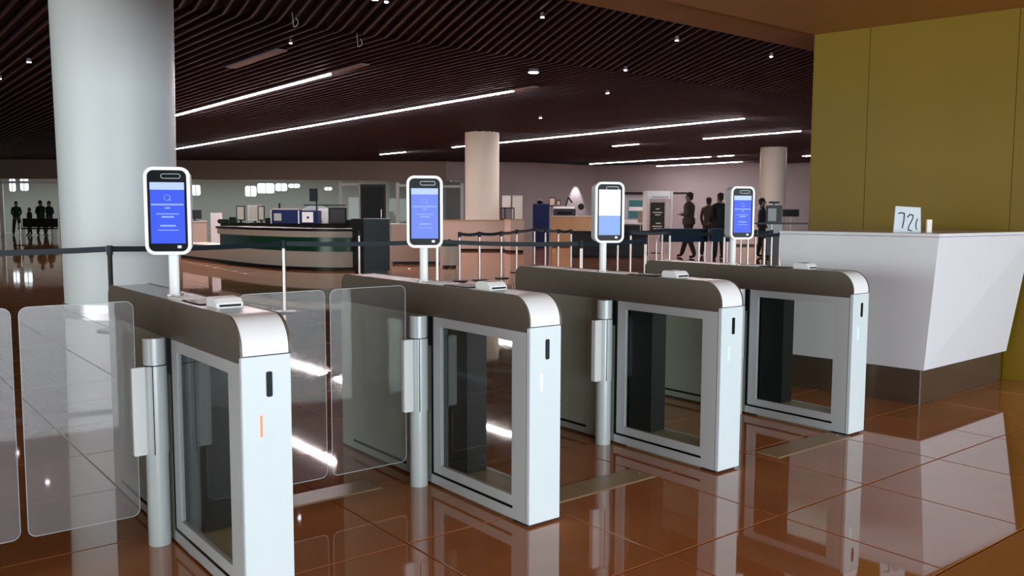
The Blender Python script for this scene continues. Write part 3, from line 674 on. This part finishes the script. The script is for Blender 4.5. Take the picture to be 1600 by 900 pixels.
# security equipment behind the third terminal
M['teal'] = emis('teal_display', (.03, .12, .14), .8)
t = bx('baggage_screen_booth', 'grey booth with a teal screen right of the third face terminal', 'booth', 990, 31.5, 0, .92, .8, 2.0, 'frame',
       [('roof', -.55, 1.9, -.1, .9, 2.02, 2.09, 'ctop'), ('display', -.20, .34, -.03, 0, 1.15, 1.80, 'teal'), ('display_bar', -.20, .34, -.04, -.03, 1.42, 1.56, 'white'), ('shelf', -.5, .5, -.15, 0, .95, 1.10, 'white'), ('lower_panel', -.44, .44, -.02, 0, .1, .9, 'darkgrey')])
x, y = H(30.0, 1030); t = thing('archway_detector', 'white walk-through archway right of the third face terminal', 'detector', (x, y, 0), -YAW+R(12))
MB().box(-.47, -.39, 0, .45, 0, 2.1).build('side_panel', 'white', t, bev=.01); MB().box(.39, .47, 0, .45, 0, 2.1).build('side_panel', 'white', t, bev=.01)
MB().box(-.39, .39, .03, .42, 1.82, 2.1).build('header', 'white', t, bev=.01); MB().box(-.3, .3, .01, .03, 1.86, 1.92).build('header_strip', 'frame', t)
x, y = H(29.2, 1026); t = thing('notice_board', 'black notice board with white lines standing in the archway', 'sign', (x, y, 0), -YAW)
M['board'] = mat('board', (.035, .035, .022), .5)
MB().box(-.24, .24, 0, .03, .62, 1.70).build('board', 'board', t)
tb = MB()
for z, a, b_ in ((1.48, -.06, .07), (1.36, -.16, .16), (1.28, -.08, .10), (1.00, -.05, .12), (.90, -.17, .16), (.82, -.12, .14), (.74, -.15, .12)): tb.box(a, b_, -.006, 0, z-.018, z+.018)
tb.build('print', 'white', t); MB().cyl(0, .015, .02, .64, .02, 8).build('pole', 'steel', t); MB().cyl(0, .015, 0, .02, .2, 16).build('foot', 'ctop', t)
x, y = H(30.5, 1000); t = thing('pink_poster', 'small pale pink poster on a stand left of the archway', 'sign', (x, y, 0), -YAW)
MB().box(-.10, .12, 0, .02, 1.0, 1.42).build('sheet', 'beige', t); MB().cyl(0, .03, .02, 1.2, .012, 8).build('pole', 'steel', t); MB().cyl(0, .03, 0, .02, .15, 14).build('foot', 'ctop', t)
# table with blue cloth
x, y = H(22.6, 1068); t = thing('folding_table', 'table under a dark blue cloth in front of the two standing men', 'table', (x, y, 0), -YAW+R(5))
MB().box(-.62, .62, 0, .6, .90, .93).build('tabletop', 'ctop', t)
for u in (-.58, .58):
    for v in (.04, .56): MB().cyl(u, v, 0, .90, .02, 10).build('leg', 'steel', t)
cb = MB(); N = 24; vs = []
for k in range(N+1):
    u = -.64+1.28*k/N; f_ = .02*math.sin(k*1.7); vs += [(u, -.02, .935), (u, -.035+f_, .60), (u, .62, .935)]
fs = [(3*k, 3*k+1, 3*k+4, 3*k+3) for k in range(N)]+[(3*k, 3*k+3, 3*k+5, 3*k+2) for k in range(N)]
c = cb.add(vs, fs).build('tablecloth', 'bluecloth', None, (x, y, 0), -YAW+R(5)); mo = c.modifiers.new('thick', 'SOLIDIFY'); mo.thickness = .006
tag(c, 'dark blue cloth draped over the table in front of the men', 'tablecloth')
x, y = H(22.2, 1128); t = thing('side_table', 'small table under a blue cloth between the fourth terminal and the man in black', 'table', (x, y, 0), -YAW)
MB().box(-.24, .24, 0, .5, .62, .95).build('cloth_panel', 'bluecloth', t); 
for u in (-.2, .2): MB().cyl(u, .25, 0, .62, .02, 8).build('leg', 'steel', t)
# grey wheelchair-height machine right of the fourth terminal
x, y = H(27.5, 1208); t = thing('grey_kiosk', 'grey kiosk with a glossy screen between the fourth terminal and the desk', 'kiosk', (x, y, 0), -YAW)
MB().box(-.26, .26, 0, .4, .0, .72).build('body', 'darkgrey', t, bev=.02); MB().box(-.27, .27, -.02, .3, .72, 1.02).build('shelf', 'frame', t, bev=.02)
MB().box(-.25, .25, .02, .12, 1.02, 1.60).build('display_case', 'darkgrey', t, bev=.02); MB().box(-.20, .06, -.005, .02, 1.10, 1.50).build('display', 'frame', t); MB().box(-.16, .16, .05, .1, 1.66, 1.72).build('camera_bar', 'black', t); MB().box(-.02, .02, .06, .09, 1.58, 1.68).build('camera_post', 'black', t)
x, y = H(38.5, 1234)
t = thing('wall_display', 'black wide sign between the far right column and the gold wall', 'sign', (x, y, 0), -YAW)
MB().box(-.36, .36, 0, .06, 1.20, 1.52).build('casing', 'ctop', t); MB().box(-.33, .33, -.01, 0, 1.23, 1.49).build('face', 'black', t)
MB().cyl(0, .04, 0, 1.22, .03, 10).build('pole', 'frame', t)
tag(MB().box(-1.0, 2.2, 0, .03, 0, .05).build('rail', 'ctop', None, (*H(23.5, 1222), 1.05), -YAW), 'thin dark handrail above the left end of the white desk', 'rail')
for u, lab in ((1205, 'left support post of the thin handrail'), (1268, 'right support post of the thin handrail')):
    x, y = H(23.52, u); tag(MB().cyl(0, 0, 0, 1.05, .02, 8).build('rail_post', 'steel', None, (x, y, 0)), lab, 'post')

# ------------------------------------------------------------------ people
def person(lab, px, dep, ht, face, shirt, trousers, pose='stand', hairc='hair', grp=None, bulk=1.0, arms=((.10, -.02, .95), (.10, .1, .95)), stride=.10):
    """face: azimuth (deg) of the look direction relative to straight at the camera; local -Y is the front"""
    x, y = H(dep, px); k = ht/1.75
    t = thing('person', lab, 'person', (x, y, 0), -YAW+R(face), grp); t.scale = (k, k, k)
    V = []; Ed = []; Rd = []; Mt = []
    def add(p, r, par, mt): V.append(p); Rd.append(r); Mt.append(mt); (par is not None) and Ed.append((par, len(V)-1)); return len(V)-1
    b = bulk
    pel = add((0, 0, .95), (.155*b, .11*b), None, 1); wa = add((0, .0, 1.08), (.145*b, .105*b), pel, 0)
    ch = add((0, .01, 1.27), (.175*b, .12*b), wa, 0); sh = add((0, .01, 1.42), (.15*b, .09*b), ch, 0)
    nk = add((0, 0, 1.50), (.058, .06), sh, 2); hd0 = add((0, -.015, 1.575), (.072, .085), nk, 2); hd1 = add((0, -.01, 1.66), (.078, .094), hd0, 2); add((0, 0, 1.72), (.055, .07), hd1, 2)
    for s in (-1, 1):
        st_ = stride*s
        hp = add((s*.09, 0, .88), (.095*b, .10*b), pel, 1); kn = add((s*.11+s*stride*.25, -.02+st_*.3, .50), (.082, .085), hp, 1); an = add((s*.12+s*stride*.5, .0+st_*.8, .10), (.064, .066), kn, 1)
        ft = add((s*.12+s*stride*.5, -.03+st_*.8, .045), (.042, .04), an, 3); add((s*.14+s*stride*.5, -.15+st_*.8, .035), (.04, .033), ft, 3)
        so = add((s*.175*b, .01, 1.40), (.06, .065), sh, 0)
        ax, ay, az = arms[0 if s < 0 else 1]
        el = add((s*(.22*b), .05, 1.14), (.047, .05), so, 0); hand = (s*ax, -ay*1.0, az)
        e_ = Vector((s*.22*b, .05, 1.14)); h_ = Vector(hand); wr_ = e_+(h_-e_).normalized()*.24
        wv = add(tuple(wr_), (.032, .036), el, 0); pm = add(tuple(wr_+(h_-e_).normalized()*.07), (.036, .02), wv, 2)
        dirn = (h_-e_).normalized(); side = Vector((0, 1, 0)) if abs(dirn.y) < .7 else Vector((1, 0, 0))
        base = wr_+dirn*.085
        for q in range(4):
            f0 = base+side*(-.027+.018*q); f1 = f0+dirn*(.045-.006*abs(q-1.5)); a_ = add(tuple(f0), (.010, .010), pm, 2); b2 = add(tuple(f1), (.009, .009), a_, 2); add(tuple(f1+dirn*.02+Vector((0, 0, -.014))), (.008, .008), b2, 2)
        th0 = wr_+dirn*.045-side*.035; a_ = add(tuple(th0), (.011, .011), pm, 2); add(tuple(th0+dirn*.04-side*.012), (.009, .009), a_, 2)
    me = bpy.data.meshes.new('body'); me.from_pydata(V, Ed, []); o = bpy.data.objects.new('body', me); COL.objects.link(o)
    sk = o.modifiers.new('skin', 'SKIN'); sk.use_smooth_shade = True; ss = o.modifiers.new('sub', 'SUBSURF'); ss.levels = 1; ss.render_levels = 1
    for i, r in enumerate(Rd): me.skin_vertices[0].data[i].radius = r; me.skin_vertices[0].data[i].use_root = (i == 0)
    dg = bpy.context.evaluated_depsgraph_get(); dg.update(); ev = o.evaluated_get(dg); nm = bpy.data.meshes.new_from_object(ev)
    for mm in (shirt, trousers, 'skin', 'ctop'): nm.materials.append(M[mm])
    segs = [(Vector(V[a]), Vector(V[c]), Mt[c]) for a, c in Ed]
    for pl in nm.polygons:
        c = pl.center; best = 9; bm_ = 0
        for a, d, mt in segs:
            u = d-a; tt = max(0, min(1, (c-a).dot(u)/max(u.length_squared, 1e-9))); q = (c-(a+u*tt)).length
            if q < best: best = q; bm_ = mt
        if bm_ == 2 and .99 < c.z < 1.495 and abs(c.x) < .12 and False: bm_ = 0
        if c.z < .97 and bm_ == 0 and abs(c.x) < .17: bm_ = 0
        pl.material_index = bm_; pl.use_smooth = True
    o.modifiers.clear(); o.data = nm; o.parent = t
    h = MB().ball((0, .018, 1.685), .098, (.88, 1.02, .86), 14, 9); h.ball((0, .055, 1.62), .075, (.95, .7, 1.0), 12, 8); h.build('hair', hairc, o, smooth=True)
    fm = MB(); fm.bar((0, -.088, 1.655), (0, -.118, 1.615), .008, 6, .015); fm.build('nose', 'skin', o, smooth=True)
    for s in (-1, 1):
        MB().ball((s*.075, .0, 1.62), .026, (.4, .8, 1.2), 8, 6).build('ear', 'skin', o, smooth=True)
        MB().ball((s*.030, -.088, 1.645), .010, (1.2, .5, .7), 8, 6).build('eye', 'black', o)
    MB().box(-.022, .022, -.098, -.092, 1.574, 1.580).build('mouth', 'mouth', o)
    # jacket hem and collar so that the clothes end cleanly
    hm = MB(); hm.add([(math.cos(2*PI*q/20)*.165*b, math.sin(2*PI*q/20)*.125*b, z) for z in (.90, 1.06) for q in range(20)], [(q, (q+1) % 20, 20+(q+1) % 20, 20+q) for q in range(20)]+[tuple(range(20))[::-1], tuple(range(20, 40))])
    hm.build('jacket_hem', shirt, o, smooth=True)
    cr = MB(); cr.cyl(0, .005, 1.465, 1.50, .082, 16, .07); cr.build('collar', shirt, o, smooth=True)
    return t
M['mouth'] = mat('mouth', (.12, .04, .035), .5)
M['olive'] = mat('olive_jacket', (.055, .038, .022), .8); M['blackcloth'] = mat('black_cloth', (.004, .004, .005), .7); M['darktr'] = mat('dark_trousers', (.018, .012, .010), .8)
M['khaki'] = mat('khaki', (.16, .12, .075), .8); M['greenc'] = mat('dark_green', (.008, .025, .014), .8)
person('man in an olive brown jacket with arms raised at his chest, behind the blue-clothed table', 1075, 26.3, 1.96, -115, 'olive', 'darktr', bulk=1.35, arms=((.02, .34, 1.25), (.06, .36, 1.18)), stride=.30)
person('man in black seen from behind, standing right of the man in the olive jacket', 1123, 25.6, 1.93, 200, 'blackcloth', 'blackcloth', bulk=1.25, arms=((.24, .05, .80), (.20, .2, .95)), stride=.06)
person('person in dark brown half hidden behind the man in black', 1106, 27.6, 1.84, 150, 'olive', 'darktr', bulk=1.0, arms=((.16, .3, 1.2), (.2, .1, .9)), stride=.1)
person('person in a dark jacket standing just right of the fourth face terminal', 1189, 26.5, 1.80, 80, 'blackcloth', 'darktr', bulk=1.1)
GP = 'people behind the glazing at the back left'
person('person in dark clothes at the left post of the back left glazing', 28, 48.5, 1.85, 30, 'greenc', 'darktr', stride=.1)
person('tall person in dark green at the middle of the back left glazing', 66, 48, 1.90, 160, 'greenc', 'darktr', bulk=1.3)
person('person in dark clothes right of the tall one behind the back left glazing', 79, 49, 1.88, -20, 'greenc', 'darktr', bulk=1.1)
person('person in khaki beside the left edge of the big white column', 101, 46, 1.86, -90, 'khaki', 'darktr')
person('person bending forward, lowest in the group behind the back left glazing', 48, 47.5, 1.50, -60, 'blackcloth', 'darktr', bulk=1.5, arms=((.1, .4, .9), (.1, .4, .9)))
# dark bench in front of the group
x, y = H(44.5, 50); t = thing('dark_bench', 'dark red-brown bench in front of the people at the back left', 'bench', (x, y, 0), -YAW)
MB().box(-.7, 1.1, 0, .5, .40, .47).build('seat', 'ctop', t); MB().box(-.7, 1.1, .48, .54, .5, .95).build('backrest', 'ctop', t)
for u in (-.65, 1.0): MB().box(u, u+.05, .05, .5, 0, .40).build('leg', 'steel', t)
for c in t.children: pass
